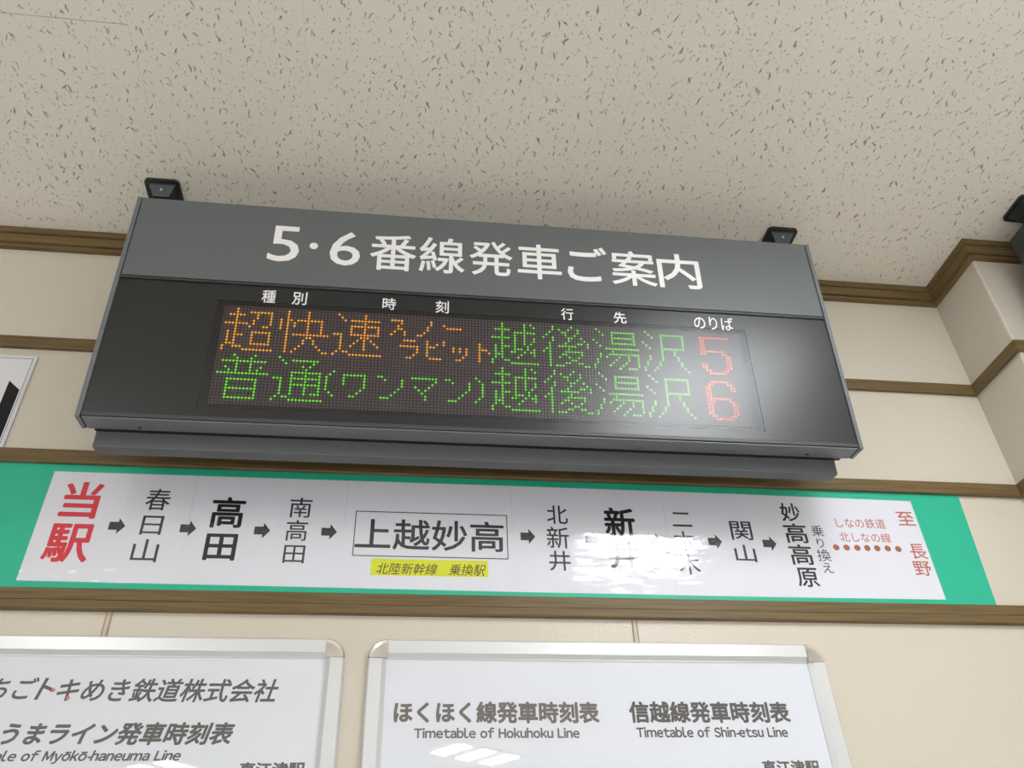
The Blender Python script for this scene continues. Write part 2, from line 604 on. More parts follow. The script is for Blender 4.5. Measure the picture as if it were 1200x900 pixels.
PATH = [(-6, WALL_Y), (PX, WALL_Y), (PX, PY), (5.0, PY)]
crown = [(-0.004, CEIL - 0.0005), (0.026, CEIL - 0.0005), (0.0255, 1.496 + H), (0.0185, 1.4945 + H), (0.0185, 1.4935 + H), (0.0215, 1.4925 + H),
         (0.0165, 1.4735 + H), (0.0085, 1.4725 + H), (0.0085, 1.4715 + H), (0.0125, 1.4705 + H), (0.0115, 1.4625 + H), (-0.004, 1.4615 + H)]
struct('trim_1', sweep(PATH, crown), M['wood'])
def rail_profile(zb, zm, zt):
    return [(-0.004, zt), (0.0075, zt), (0.009, zt - 0.0015), (0.009, zm + 0.0008), (0.0045, zm + 0.0004), (0.0045, zm - 0.0004),
            (0.0115, zm - 0.001), (0.0115, zb + 0.002), (0.010, zb), (-0.004, zb)]
struct('trim_2', sweep(PATH, rail_profile(1.1708 + H, 1.1822 + H, 1.2010 + H)), M['wood'])
struct('trim_3', sweep(PATH, rail_profile(0.8888 + H, 0.9022 + H, 0.9200 + H)), M['wood'])
struct('trim_4', sweep(PATH, rail_profile(0.5934 + H, 0.6112 + H, 0.6335 + H)), M['wood'])
for k, xs in enumerate((-0.507, 0.4403)):           # joint strips between the lower wall boards
    bm = bmesh.new()
    box(bm, (xs - 0.0042, WALL_Y - 0.0012, 0.05), (xs + 0.0042, WALL_Y + 0.001, 0.5934 + H), 0)
    for s in (-0.0042, 0.0042):
        box(bm, (xs + s - 0.0009, WALL_Y - 0.0016, 0.05), (xs + s + 0.0009, WALL_Y + 0.001, 0.5934 + H), 1)
    struct('trim_%d' % (5 + k), bm, [M['joint'], M['joint_line']])

# ================================================================== ROUTE BANNER
ban = empty('route_banner', (0.1, WALL_Y, 0.634 + H), 'long green banner with white strip of station names in channel between two brown rails', 'banner')
BL = ban.location
gy = WALL_Y - 0.0025
z0g, z1g = 0.6337 + H, 0.8886 + H
bm = prism(bmesh.new(), [(-1.25, z0g), (1.2008, z0g), (1.2120, z1g), (-1.25, z1g)], gy, WALL_Y - 0.0002)
obj('green_backing', fix_normals(bm), M['green_sheet'], ban, shift=BL)
wy = gy - 0.0005
bm = prism(bmesh.new(), [(-0.6785, 0.6480 + H), (-0.1, 0.6455 + H), (0.21, 0.6440 + H), (0.7, 0.6435 + H), (1.0932, 0.6450 + H),
                         (1.0926, 0.8705 + H), (0.7, 0.8735 + H), (0.21, 0.8745 + H), (-0.3, 0.8735 + H), (-0.6755, 0.8728 + H)], wy, gy - 0.00005)
obj('white_strip', fix_normals(bm), M['white_sheet'], ban, shift=BL)
ty = wy - 0.00008
def aw(px, py):
    return at_wall(px, py, ty)
def banner_text(items, mat, bold=0.0, shear=0.0, label=None, name='station_lettering', y=ty):
    for s, L, R, T, Bt in items:
        u0, u1, v0, v1 = box_from(aw, L, R, T, Bt)
        obj(name, put_text(bmesh.new(), s, u0, u1, v0, v1, y, 0.0002, bold, shear), mat, ban, label, shift=BL)
banner_text([('当', (70.5, 593.7), (115.5, 593.7), (102.5, 565), (90, 607.5)),
             ('駅', (52.5, 636), (107, 636), (85, 613.7), (75, 659))], M['ink_red'], 0.022, label='large red character')
banner_text([('春', (171, 585.5), (200, 585.5), (188, 573), (184, 598)),
             ('日', (165.5, 615.5), (190.5, 615.5), (179, 604.5), (175, 626.7)),
             ('山', (154.5, 645), (185.5, 645), (172.5, 632), (169, 658.7))], M['ink_dark'], 0.004)
banner_text([('高', (247, 601), (286.5, 601), (269.5, 582.5), (265, 618.7)),
             ('田', (239.5, 641), (277, 641), (261, 625.5), (257.5, 656.7))], M['ink_black'], 0.02)
banner_text([('南', (339.4, 594.5), (365.5, 594.5), (353.5, 583.4), (351.4, 606.5)),
             ('高', (335, 621.5), (360.4, 621.5), (349, 609.5), (347, 633.8)),
             ('田', (332, 649.4), (357, 649.4), (345.5, 639), (344, 660))], M['ink_dark'], 0.004)
banner_text([('上越妙高', (416.5, 626), (590.5, 631), (503.5, 609.5), (503.5, 645.2))], M['ink_dark'], 0.012)
banner_text([('北', (640.7, 603), (665, 603), (653, 592.5), (653, 614)),
             ('新', (640.7, 630.5), (667, 630.5), (654, 617.5), (654, 642.5)),
             ('井', (643.7, 657.5), (668.7, 657.5), (656, 645.5), (656, 669))], M['ink_dark'], 0.006)
banner_text([('新', (708, 611), (744, 611), (726, 595), (727, 630)),
             ('井', (713, 650), (750, 650), (731, 635), (732, 667))], M['ink_black'], 0.022)
banner_text([('二', (787.5, 609), (810, 609), (799, 600.7), (799, 617)),
             ('本', (790, 634), (814, 634), (801, 622.5), (802, 646)),
             ('木', (795, 660), (820, 660), (807, 649), (808, 673))], M['ink_dark'], 0.004)
banner_text([('関', (856, 622), (881, 622), (867, 611), (869, 633)),
             ('山', (861.2, 648), (885.5, 648), (872, 638.5), (875, 658.6))], M['ink_dark'], 0.006)
banner_text([('妙', (914.7, 600.5), (937, 600.5), (925, 589.7), (927, 611)),
             ('高', (919.5, 625), (945.9, 625), (931, 613.3), (934, 636.5)),
             ('高', (925.7, 650), (952, 650), (938, 638), (941, 662)),
             ('原', (934.2, 677), (959.2, 677), (945, 665.4), (948, 688))], M['ink_black'], 0.014)
banner_text([('乗', (950.7, 622.3), (964.8, 622.3), (957, 616), (958, 628.6)),
             ('り', (957.3, 636.5), (965.4, 636.5), (961, 630.8), (962, 642)),
             ('換', (957.8, 650.7), (973.3, 650.7), (965, 643.6), (966, 657.8)),
             ('え', (964.3, 665.7), (976.2, 665.7), (970, 659.7), (971, 671.4))], M['ink_dark'], 0.0, name='transfer_lettering')
banner_text([('しなの鉄道', (979, 611.5), (1037, 614), (1008, 607.5), (1008, 619)),
             ('北しなの線', (983.8, 628.5), (1043.6, 631), (1014, 624.3), (1014, 635.5))], M['ink_brown'], 0.0, name='line_lettering', label='red brown line name')
banner_text([('至', (1051.3, 607.6), (1071, 607.6), (1060, 600), (1063, 615.8)),
             ('長', (1066.3, 646), (1085.3, 646), (1074, 637.4), (1078, 655)),
             ('野', (1071, 666), (1091, 666), (1080, 657.8), (1084, 674.8))], M['ink_brown'], 0.006, label='red brown character')
for cx, cy in ((127.5, 616), (211, 619), (298, 621.5), (376.6, 623), (610, 628.5), (686, 632), (759.5, 633.5), (830, 634.5), (894, 636.8)):
    x0, zc = aw(cx, cy)
    w, h = 0.0295, 0.0165
    bm = prism(bmesh.new(), [(x0, zc - h * 0.5), (x0 + w * 0.55, zc - h * 0.5), (x0 + w * 0.55, zc - h), (x0 + w, zc),
                             (x0 + w * 0.55, zc + h), (x0 + w * 0.55, zc + h * 0.5), (x0, zc + h * 0.5)], ty - 0.0002, ty)
    obj('arrow', fix_normals(bm), M['ink_dark'], ban, shift=BL)
q = [aw(*p) for p in ((417, 598.4), (594, 603.8), (596, 655.4), (412.6, 651.5))]
qx0, qx1 = (q[0][0] + q[3][0]) / 2, (q[1][0] + q[2][0]) / 2
qz1, qz0 = (q[0][1] + q[1][1]) / 2, (q[2][1] + q[3][1]) / 2
bm = bmesh.new()
lw = 0.0009
for a, b in (((qx0, qz0), (qx1, qz0 + 2 * lw)), ((qx0, qz1 - 2 * lw), (qx1, qz1)), ((qx0, qz0 + 2 * lw), (qx0 + 2 * lw, qz1 - 2 * lw)), ((qx1 - 2 * lw, qz0 + 2 * lw), (qx1, qz1 - 2 * lw))):
    box(bm, (a[0], ty - 0.0002, a[1]), (b[0], ty, b[1]))
obj('outline_box', bm, M['ink_dark'], ban, shift=BL)
q = [aw(*p) for p in ((435, 654.5), (571.6, 657.5), (572.5, 676.4), (434, 674))]
bm = prism(bmesh.new(), q[::-1], ty - 0.0002, ty)
obj('yellow_label', fix_normals(bm), M['yellow'], ban, 'small yellow label', shift=BL)
banner_text([('北陸新幹線', (441, 666.5), (512.5, 668), (477, 660), (477, 673.5)),
             ('乗換駅', (526, 668), (569.5, 669.5), (548, 661.5), (548, 674.8))], M['ink_yellow_text'], 0.002, 0.22, name='label_lettering', y=ty - 0.00022)
for px, py in ((979.9, 641.4), (992.2, 641.7), (1004.7, 642), (1016.4, 642.3), (1028, 642.5), (1040.3, 642.8), (1052.7, 643.4)):
    x, z = aw(px, py)
    obj('route_dot', disc(bmesh.new(), (x, ty - 0.0001, z), (0, 1, 0), 0.0068, 0.0002, 20), M['ink_dot'], ban, shift=BL)
# five overlapping laminated sheets over the print; their film is slightly wavy
fx = [-0.678, -0.405, -0.1141, 0.2154, 0.5339, 0.8429, 1.0935]
for i in range(6):
    bm = bmesh.new()
    n, mrows = 34, 26
    x0, x1 = fx[i] - (0.004 if i else 0), fx[i + 1] + 0.0
    za, zb = 0.6455 + H, 0.8722 + H
    yb = ty - 0.0007 - 0.00025 * (i % 2)
    g = []
    for a in range(n + 1):
        col = []
        for b in range(mrows + 1):
            x = x0 + (x1 - x0) * a / n
            z = za + (zb - za) * b / mrows
            dy = 0.00012 * math.sin(31 * x + 2.1 * i) * math.sin(27 * z + i)
            col.append(bm.verts.new((x, yb + dy, z)))
        g.append(col)
    for a in range(n):
        for b in range(mrows):
            bm.faces.new((g[a][b], g[a + 1][b], g[a + 1][b + 1], g[a][b + 1]))
    obj('laminate_film', bm, M['film'], ban, shift=BL, smooth=True)

# ================================================================== HANGING DEPARTURE DISPLAY
W, HT = 1.4738, 0.5281
sign = empty('departure_display', S_O, 'wide grey hanging departure display with orange and green dot matrix lines under white title', 'display', rot=(TILT, 0, 0))
def sp(name, bm, mt, label=None, parent=None, smooth=False):
    return obj(name, bm, mt, parent or sign, label, smooth=smooth)
CAP = 0.0085
for x0, x1 in ((0, CAP), (W - CAP, W)):
    bm = prism(bmesh.new(), [(x0, 0), (x1, 0), (x1, HT), (x0, HT)], 0.0, 0.0449)
    bmesh.ops.bevel(bm, geom=list(bm.edges), offset=0.0008, segments=1, affect='EDGES')
    o = sp('end_cap', fix_normals(bm), M['sign_edge'])
    xs = 0.0 if x0 == 0 else W
    for hh in (0.045, 0.30, 0.27):
        obj('screw', disc(bmesh.new(), (xs, 0.012, hh), (1, 0, 0), 0.0026, 0.002, 12), M['dark_screw'], o)
# title panel in front of the top part, with a stepped gap below it
bm = B((CAP + 0.0015, 0.0012, 0.3225), (W - CAP - 0.0015, 0.0440, HT - 0.0008), 0.0008)
sp('title_panel', bm, M['sign_grey'], 'grey title panel')
bm = B((CAP + 0.0005, 0.0030, 0.3135), (W - CAP - 0.0005, 0.0300, 0.3222))
sp('gap_shade_strip', bm, M['black'])  # black strip stands in for the shade inside the gap
bm = B((CAP + 0.0005, 0.0002, 0.3150), (W - CAP - 0.0005, 0.0029, 0.3185), 0.0005)
sp('divider_lip', bm, M['rail'])
# window, lower rail and underside
ox0, ox1, oz0, oz1 = 0.2010, 1.2790, 0.0310, 0.2760          # clear opening in front of the dot matrix
bm = bmesh.new()
rects = []
for y in (0.0035, 0.0060):
    for a, b, c, d in ((CAP + 0.001, W - CAP - 0.001, 0.0120, 0.3133), (ox0, ox1, oz0, oz1)):
        rects.append([bm.verts.new(p) for p in ((a, y, c), (b, y, c), (b, y, d), (a, y, d))])
fo, fi, bo, bi = rects
for k in range(4):
    j = (k + 1) % 4
    bm.faces.new((fo[k], fo[j], fi[j], fi[k]))
    bm.faces.new((bo[j], bo[k], bi[k], bi[j]))
    bm.faces.new((fo[j], fo[k], bo[k], bo[j]))
    bm.faces.new((fi[k], fi[j], bi[j], bi[k]))
sp('window_surround', fix_normals(bm), M['window_surround'], 'black printed window surround')
sp('display_window', B((ox0, 0.0035, oz0), (ox1, 0.0060, oz1)), M['window'], 'smoked clear window')
for a, b in (((CAP + 0.0002, 0.0062, 0.0122), (CAP + 0.0022, 0.0339, 0.3130)), ((W - CAP - 0.0022, 0.0062, 0.0122), (W - CAP - 0.0002, 0.0339, 0.3130)),
             ((CAP + 0.0024, 0.0062, 0.0122), (W - CAP - 0.0024, 0.0339, 0.0140))):
    sp('inner_liner', B(a, b), M['black_inner'])
sp('backing_plate', B((CAP + 0.0005, 0.0340, 0.0060), (W - CAP - 0.0005, 0.0400, 0.3220)), M['black_inner'])
bm = B((CAP + 0.001, 0.0008, 0.0038), (W - CAP - 0.001, 0.0100, 0.0117), 0.0012, 2)
sp('lower_rail', bm, M['rail'])
bm = B((CAP + 0.0025, 0.0030, 0.0004), (W - CAP - 0.0025, 0.0448, 0.0030), 0.0006)
o = sp('bottom_panel', bm, M['sign_under'], 'grey underside strip')
for px, py in ((164, 501.3), (946, 532.5)):
    r = ray(px, py)
    oo = S_O - Vector((0, 0, CAM_Z))
    t = oo.dot(S_UP) / r.dot(S_UP)
    P = r * t - oo
    obj('screw', disc(bmesh.new(), (P.x, P.dot(S_BACK), 0.0002), (0, 0, 1), 0.0030, 0.0016, 14), M['dark_screw'], o)
# gasket and rear housing
sp('rear_spacer', B((0.021, 0.0452, 0.0005), (W - 0.026, 0.0548, HT - 0.02)), M['black'])
bm = B((0.0214, 0.0550, -0.0305), (1.4391, 0.0875, HT - 0.03), 0.0022, 2)
sp('rear_housing', bm, M['sign_box'], 'grey rear housing')

# title lettering
def as0(px, py):
    return at_sign(px, py, 0.0010)
for s, L, R, T, Bt, bd in (
        ('5', (315, 287), (351.5, 287), (336, 265.3), (332, 306.5), 0.003),
        ('6', (386.7, 292), (422.8, 292), (407, 272), (404, 311.2), 0.003),
        ('番', (433.5, 297), (488, 297), (461, 275.5), (459, 317), 0.008),
        ('線', (491.5, 299), (544.5, 299), (519, 279), (517, 320), 0.008),
        ('発', (550.3, 303), (600.5, 303), (576, 283.5), (575, 323), 0.008),
        ('車', (606.5, 307), (657.5, 307), (631, 286.9), (632.5, 327.3), 0.008),
        ('ご', (665, 312), (712, 312), (690, 289.5), (690, 330), 0.014),
        ('案', (716, 314), (768, 314), (740, 294.6), (743, 334.8), 0.008),
        ('内', (771, 318), (820, 318), (793, 298), (797, 338), 0.010)):
    u0, u1, v0, v1 = box_from(as0, L, R, T, Bt)
    sp('title_lettering', put_text(bmesh.new(), s, u0, u1, v0, v1, 0.0011, 0.0006, bd), M['letter_white'], 'white title character')
x, z = as0(367.7, 288.3)
sp('title_lettering', disc(bmesh.new(), (x, 0.0008, z), (0, 1, 0), 0.0085, 0.0006, 24), M['letter_white'], 'white title dot')
def as1(px, py):
    return at_sign(px, py, 0.0034)
for items in ((('種', (306.9, 347.5), (323.3, 347.5), (315, 340), (315, 355)), ('別', (342.5, 350), (359.8, 350), (351, 342.3), (350.5, 357.2))),
              (('時', (448.3, 356), (464.2, 356), (456.5, 349.2), (456, 363)), ('刻', (510.6, 360), (526, 360), (518.5, 352.6), (518.5, 367))),
              (('行', (657.6, 368), (671.8, 368), (664.5, 361.3), (665, 375)), ('先', (719, 372), (733.7, 372), (726.3, 365.7), (726.5, 379))),
              (('のりば', (813.2, 378), (859, 380), (836, 371.3), (836, 386.3)),)):
    for s, L, R, T, Bt in items:
        u0, u1, v0, v1 = box_from(as1, L, R, T, Bt)
        sp('heading_lettering', put_text(bmesh.new(), s, u0, u1, v0, v1, 0.0034, 0.0003, 0.003 if len(s) > 1 else 0.008), M['letter_white'], 'small white column heading')

# dot matrix module: 160 x 32 dots, leaning a little more than the window
LT = 0.0598
led = obj('led_module', B((-80 * LED_PITCH - 0.004, 0.0, -16 * LED_PITCH - 0.004), (80 * LED_PITCH + 0.004, 0.006, 16 * LED_PITCH + 0.004)),
          [M['led']], sign, 'brown grey dot matrix')
led.location = (0.74019, 0.0200, 0.16215)
led.rotation_euler = (LT, 0, 0)

def rows(txt):
    out = []
    for r, part in enumerate(txt.split('/')):
        for tok in part.replace(' ', '').split(','):
            if not tok:
                continue
            if '-' in tok:
                a, b = tok.split('-')
                out += [(r, c) for c in range(int(a), int(b) + 1)]
            else:
                out.append((r, int(tok)))
    return sorted(set(out))
CHOU = '3/3,7-13/1-5,9,13/3,9,13/3,8,13/0-6,8,13/3,7,11,12/3/1,3,8-13/1,3-5,8,13/1,3,8,13/1,3,8,13/1-3,8-13/0,3-5/0,6-14'
KAI = '2,8/2,8/2,8/0,2,3,5-12/0,2,4,8,12/0,2,4,8,12/0,2,8,12/2,8,12/2,4-14/2,8,9/2,7,10/2,7,10/2,6,11/2,5,12/2,4,13,14'
SOKU = '1,9/2,9/3,5-13/9/5-13/5,9,13/5,9,13/0-2,5-13/2,8-10/2,7,9,11/2,6,9,12/2,5,9,13/2,9/1,3,4/0,5-14'
FU = '4,10/5,9/1-13/5,9/2,5,9,12/3,5,9,11/0-14//3-11/3,11/3,11/3-11/3,11/3,11/3-11'
TSUU = '1/2,5-12/3,11/8,10/9/5-13/5,9,13/0-2,5-13/2,5,9,13/2,5-13/2,5,9,13/2,5,9,13/2,5,9,11-13/1,3,4/0,5-14'
ETSU = '3,10,12/3,10,13/1-5,10/3,7-13/3,7,10/0-5,7,10,13/3,7,10,13/3,7,10,12/1,3-5,7,11/1,3,7-9,11,13/1,3,6,7,10,12,13/1-3,9,13/1,3,8/0,4,5/0,6-14'
GO = '3,9/3,5,8,11/2,6,7,11/1,7,10/0,3,8,9,12/3,8,13/2,7,11,12,14/2,5-10,14/1,2,8/0,2,7-12/2,6,7,12/2,5,8,11/2,9,10/2,7,8,11,12/2,4-6,13,14'
YU = '1/2,6-13/3,6,13/6-13/0,6,13/1,6-13/2/4-14/6/2,5-14/2,4,8,11,14/1,7,11,14/1,6,10,14/0,5,9,14/0,8,11-13'
ZAWA = '1/2,6-13/3,6,13/6,13/0,6,13/1,6,13/2,6-13/6,10/6,10/2,6,11/2,6,11/1,5,12/1,5,12/0,4,13/0,3,14'
FIVE = '/0-9/0,1/0,1/0,1/0,1/0-7/0,1,7,8/8,9/8,9/8,9/0,1,8,9/0,1,8,9/1,2,7,8/2-7'
SIX = '/2-7/1,2,7,8/0,1,8,9/0,1,8,9/0,1/0,1/0-7/0-2,7,8/0,1,8,9/0,1,8,9/0,1,8,9/0,1,8,9/1,2,7,8/2-7'
SU = '/49-52/52/51/51,52/50,53/49,53'
NO = '/61/61/60/60/59/57,58'
BAR = '//65/66-70'
RA = '////////53-56//52-57/57/57/56/54,55'
BI = '////////60,65/60,63,65/60-62/60/60/60/61-64'
TSU = '//////////68,70,72/68,70,72/72/71/69,70'
TO = '////////76/76/76-78/76,79/76/76/76'
PL = '////33/32/31/31/31/31/31/32/33'
WA = '/////36-42/36,42/36,42/36,42/42/41/40/38,39'
N1 = '/////46,47/48,53/53/53/52/51/50/47-49'
MA = '/////56-63/63/62/57,61/58,60/59/60/60'
N2 = '/////66,67/68,73/73/73/72/71/70/67-69'
PR = '////75/76/77/77/77/77/77/76/75'
CH = []
for g, c in ((CHOU, 0), (KAI, 16), (SOKU, 32), (SU, 0), (NO, 0), (BAR, 0), (RA, 0), (BI, 0), (TSU, 0), (TO, 0)):
    CH.append((g, c, 0, 'amber'))
for g, c in ((FU, 0), (TSUU, 16), (PL, 0), (WA, 0), (N1, 0), (MA, 0), (N2, 0), (PR, 0)):
    CH.append((g, c, 16, 'green'))
for r0 in (0, 16):
    for g, c in ((ETSU, 80), (GO, 96), (YU, 112), (ZAWA, 128)):
        CH.append((g, c, r0, 'green'))
CH.append((FIVE, 147, 0, 'red'))
CH.append((SIX, 147, 16, 'red'))

def led_dot(bm, x, z, core, body):
    for r, h, base, mt in ((0.0030, 0.0006, 0.0, body), (0.00185, 0.0016, 0.0, core)):
        n = 10
        ring = [bm.verts.new((x + r * math.cos(2 * math.pi * k / n), -base, z + r * math.sin(2 * math.pi * k / n))) for k in range(n)]
        ring2 = [bm.verts.new((x + 0.75 * r * math.cos(2 * math.pi * k / n), -base - 0.7 * h, z + 0.75 * r * math.sin(2 * math.pi * k / n))) for k in range(n)]
        top = bm.verts.new((x, -base - h, z))
        for k in range(n):
            j = (k + 1) % n
            f = bm.faces.new((ring[k], ring[j], ring2[j], ring2[k]))
            f.material_index = mt
            f = bm.faces.new((ring2[k], ring2[j], top))
            f.material_index = mt
for g, c0, r0, kind in CH:
    bm = bmesh.new()
    for r, c in rows(g):
        x = (c + c0 - 79.5) * LED_PITCH
        z = (15.5 - (r + r0)) * LED_PITCH
        if kind == 'green':
            led_dot(bm, x, z, 0, 1)
        elif kind == 'amber':
            led_dot(bm, x, z, random.choice((0, 0, 1, 1, 1, 2)), 3)
        else:
            led_dot(bm, x, z, random.choice((1, 2, 2, 2)), 3)
    mats = {'green': [M['led_green'], M['led_green_body']],
            'amber': [M['led_amber'], M['led_amber'], M['led_orange'], M['led_amber_body']],
            'red': [M['led_orange'], M['led_orange'], M['led_red'], M['led_red_body']]}[kind]
    lab = {'green': 'lit green dot matrix character', 'amber': 'lit amber dot matrix character', 'red': 'lit red orange numeral'}[kind]
    obj('led_character', bm, mats, led, lab)

# hangers: ceiling plate with a tapering cap, a screw on its face and a square pole (built upright)
RINV = Matrix.Rotation(-TILT, 4, 'X')
def hanger(parent, x0, x1, y0, y1, ztop, zdrop, inv=None, loc=Vector((0, 0, 0)), name='hanger'):
    cx, cy = (x0 + x1) / 2, (y0 + y1) / 2
    hw, hd = (x1 - x0) / 2, (y1 - y0) / 2
    bm = bmesh.new()
    box(bm, (x0, y0, ztop - 0.007), (x1, y1, ztop), 0)
    es = [e for e in bm.edges if abs(e.verts[0].co.z - e.verts[1].co.z) > 0.004]
    bmesh.ops.bevel(bm, geom=es, offset=0.010, segments=4, affect='EDGES', profile=0.5)
    # tapered cap
    def ring(s, z):
        return [bm.verts.new((cx + sx * hw * s, cy + sy * hd * s, z)) for sx, sy in ((-1, -1), (1, -1), (1, 1), (-1, 1))]
    a, b, c = ring(0.80, ztop - 0.0068), ring(0.74, ztop - 0.009), ring(0.44, ztop - 0.031)
    for p, q_, mi in ((a, b, 0), (b, c, 0)):
        for k in range(4):
            j = (k + 1) % 4
            f = bm.faces.new((p[k], p[j], q_[j], q_[k]))
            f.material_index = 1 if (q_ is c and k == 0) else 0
    bm.faces.new(c[::-1])
    # pole
    box(bm, (cx - 0.015, cy - 0.015, zdrop), (cx + 0.015, cy + 0.015, ztop - 0.030), 0)
    # screw on the front slope
    fy, fz = cy - hd * 0.62, ztop - 0.0178
    nrm = Vector((0, -0.022, -hd * 0.30)).normalized()
    sbm = disc(bmesh.new(), Vector((cx, fy, fz)) + nrm * 0.001, nrm, 0.0033, 0.003, 14)
    for b_ in (bm, sbm):
        bmesh.ops.translate(b_, verts=b_.verts, vec=-loc)
        if inv is not None:
            bmesh.ops.transform(b_, matrix=inv, verts=b_.verts)
    o = obj(name, fix_normals(bm), [M['hanger'], M['hanger_face']], parent, 'black ceiling hanger')
    obj('screw', sbm, M['screw'], o)
    return o
ztop = CEIL - 0.0002
zs = (S_O + S_UP * (HT - 0.02)).z
hanger(sign, -0.609, -0.534, 1.298, 1.388, ztop, zs, RINV, S_O)
hanger(sign, 0.842, 0.917, 1.306, 1.394, ztop, zs, RINV, S_O)

# ================================================================== TIMETABLE BOARDS
FW = 0.0335
def board(x0, x1, zt, zb, label):
    y_f, y_w = WALL_Y - 0.013, WALL_Y - 0.0004
    t = empty('timetable_board', ((x0 + x1) / 2, WALL_Y, zb), label, 'timetable board', 'framed timetable boards')
    L = t.location
    # extruded rails: outer lip, flat face, inner bevel
    prof = [(0.0, y_w), (0.0, y_f + 0.004), (0.003, y_f), (FW - 0.009, y_f), (FW - 0.001, y_f + 0.0065), (FW, y_f + 0.0065), (FW, y_w)]
    def rail(kind):
        bm = bmesh.new()
        rings = []
        c = FW
        if kind in ('top', 'bottom'):
            ends = (x0 + c + 0.0004, x1 - c - 0.0004)
            for e in ends:
                rings.append([bm.verts.new((e, y, (zt - s) if kind == 'top' else (zb + s))) for s, y in prof])
        else:
            ends = (zb + c + 0.0004, zt - c - 0.0004)
            for e in ends:
                rings.append([bm.verts.new(((x0 + s) if kind == 'left' else (x1 - s), y, e)) for s, y in prof])
        n = len(prof)
        for k in range(n):
            j = (k + 1) % n
            bm.faces.new((rings[0][k], rings[0][j], rings[1][j], rings[1][k]))
        bm.faces.new(rings[0])
        bm.faces.new(rings[1][::-1])
        return obj('frame_rail', fix_normals(bm), M['alu'], t, shift=L)
    for k in ('top', 'bottom', 'left', 'right'):
        rail(k)
    # chrome quarter-round corner caps with a raised fan
    for cx, cz, a0 in ((x0 + FW, zt - FW, 90), (x1 - FW, zt - FW, 0), (x0 + FW, zb + FW, 180), (x1 - FW, zb + FW, 270)):
        bm = bmesh.new()
        n = 10
        R0 = FW
        layers = [(R0, y_w), (R0, y_f + 0.002), (R0 * 0.92, y_f - 0.0012), (R0 * 0.78, y_f - 0.0008)]
        ringv = []
        for R_, y in layers:
            ringv.append([bm.verts.new((cx + R_ * math.cos(math.radians(a0 + 90 * k / n)), y, cz + R_ * math.sin(math.radians(a0 + 90 * k / n)))) for k in range(n + 1)])
        for a, b in zip(ringv[:-1], ringv[1:]):
            for k in range(n):
                bm.faces.new((a[k], a[k + 1], b[k + 1], b[k]))
        apex = bm.verts.new((cx, y_f - 0.0022, cz))
        for k in range(n):
            bm.faces.new((ringv[-1][k], ringv[-1][k + 1], apex))
        back = bm.verts.new((cx, y_w, cz))
        for k in range(n):
            bm.faces.new((ringv[0][k + 1], ringv[0][k], back))
        for k in (0, n):
            bm.faces.new([rv[k] for rv in ringv] + [apex, back])
        obj('corner_cap', fix_normals(bm), M['chrome'], t, 'chrome corner cap', shift=L)
    obj('timetable_sheet', B((x0 + FW - 0.001, WALL_Y - 0.004, zb + FW - 0.001), (x1 - FW + 0.001, WALL_Y - 0.001, zt - FW + 0.001)), M['board_paper'], t, 'white sheet', shift=L)
    obj('clear_cover', B((x0 + FW - 0.001, WALL_Y - 0.0060, zb + FW - 0.001), (x1 - FW + 0.001, WALL_Y - 0.0052, zt - FW + 0.001)), M['board_cover'], t, 'clear glossy cover', shift=L)
    return t
by = WALL_Y - 0.0041
def ab(px, py):
    return at_wall(px, py, by)
def board_text(t, items, mat, bold, shear=0.0, name='line_title', label=None):
    bm = bmesh.new()
    for s, L, R, T, Bt in items:
        u0, u1, v0, v1 = box_from(ab, L, R, T, Bt)
        put_text(bm, s, u0, u1, v0, v1, by + 0.0001, 0.0003, bold, shear)
    return obj(name, bm, mat, t, label, shift=t.location)
ZT = 0.5465 + H
b2 = board(-0.0525, 0.7965, ZT, ZT - 1.20, 'silver framed timetable board holding two side by side line titles, right of the pair')
board_text(b2, [('ほくほく線発車時刻表', (461.3, 835), (702, 835), (582, 822), (582, 847.8))], M['ink_grey'], 0.036)
board_text(b2, [('Timetable of Hokuhoku Line', (485.3, 859), (679.2, 859), (582, 852.6), (582, 865.2))], M['ink_grey'], 0.034, name='english_title')
board_text(b2, [('信越線発車時刻表', (737.2, 835), (924.8, 835), (831, 822), (831, 847.3))], M['ink_charcoal'], 0.034)
board_text(b2, [('Timetable of Shin-etsu Line', (745.9, 858), (923, 858), (835, 851.6), (835, 864.2))], M['ink_charcoal'], 0.032, name='english_title')
board_text(b2, [('直江津駅', (893, 897), (960, 897), (926, 890.8), (926, 908.5))], M['ink_charcoal'], 0.032, name='station_title')
b1 = board(-0.9415, -0.0925, ZT, ZT - 1.20, 'silver framed timetable board with slanted company name, left of the pair')
board_text(b1, [('えちご', (-42, 807), (43.5, 807), (0, 793.5), (0, 819.5)), ('ト', (43, 808), (64.5, 808), (54, 794.5), (54, 820)),
                ('キめき鉄道株式会社', (67.5, 809), (326.4, 809), (190, 795), (190, 823))], M['ink_charcoal'], 0.018, 0.24, name='company_title')
board_text(b1, [('妙高はねうまライン発車時刻表', (-119, 860), (274.2, 860), (80, 846.2), (80, 873.6))], M['ink_charcoal'], 0.032, 0.24)
def text_w(s, bold, shear):
    vs, _ = latin(s)
    xs = [v.x + shear * v.y for v in vs]
    return max(xs) - min(xs)
k = text_w('Timetable of Myōkō-haneuma Line', 0.010, 0.22) / text_w('of Myōkō-haneuma Line', 0.010, 0.22)
board_text(b1, [('Timetable of Myōkō-haneuma Line', (211.6 - 188.2 * k, 887), (211.6, 887), (100, 879.0), (100, 895.3))], M['ink_charcoal'], 0.030, 0.22, name='english_title')
board_text(b1, [('直江津駅', (280.5, 899), (357.5, 899), (319, 893), (319, 911))], M['ink_charcoal'], 0.032, name='station_title')
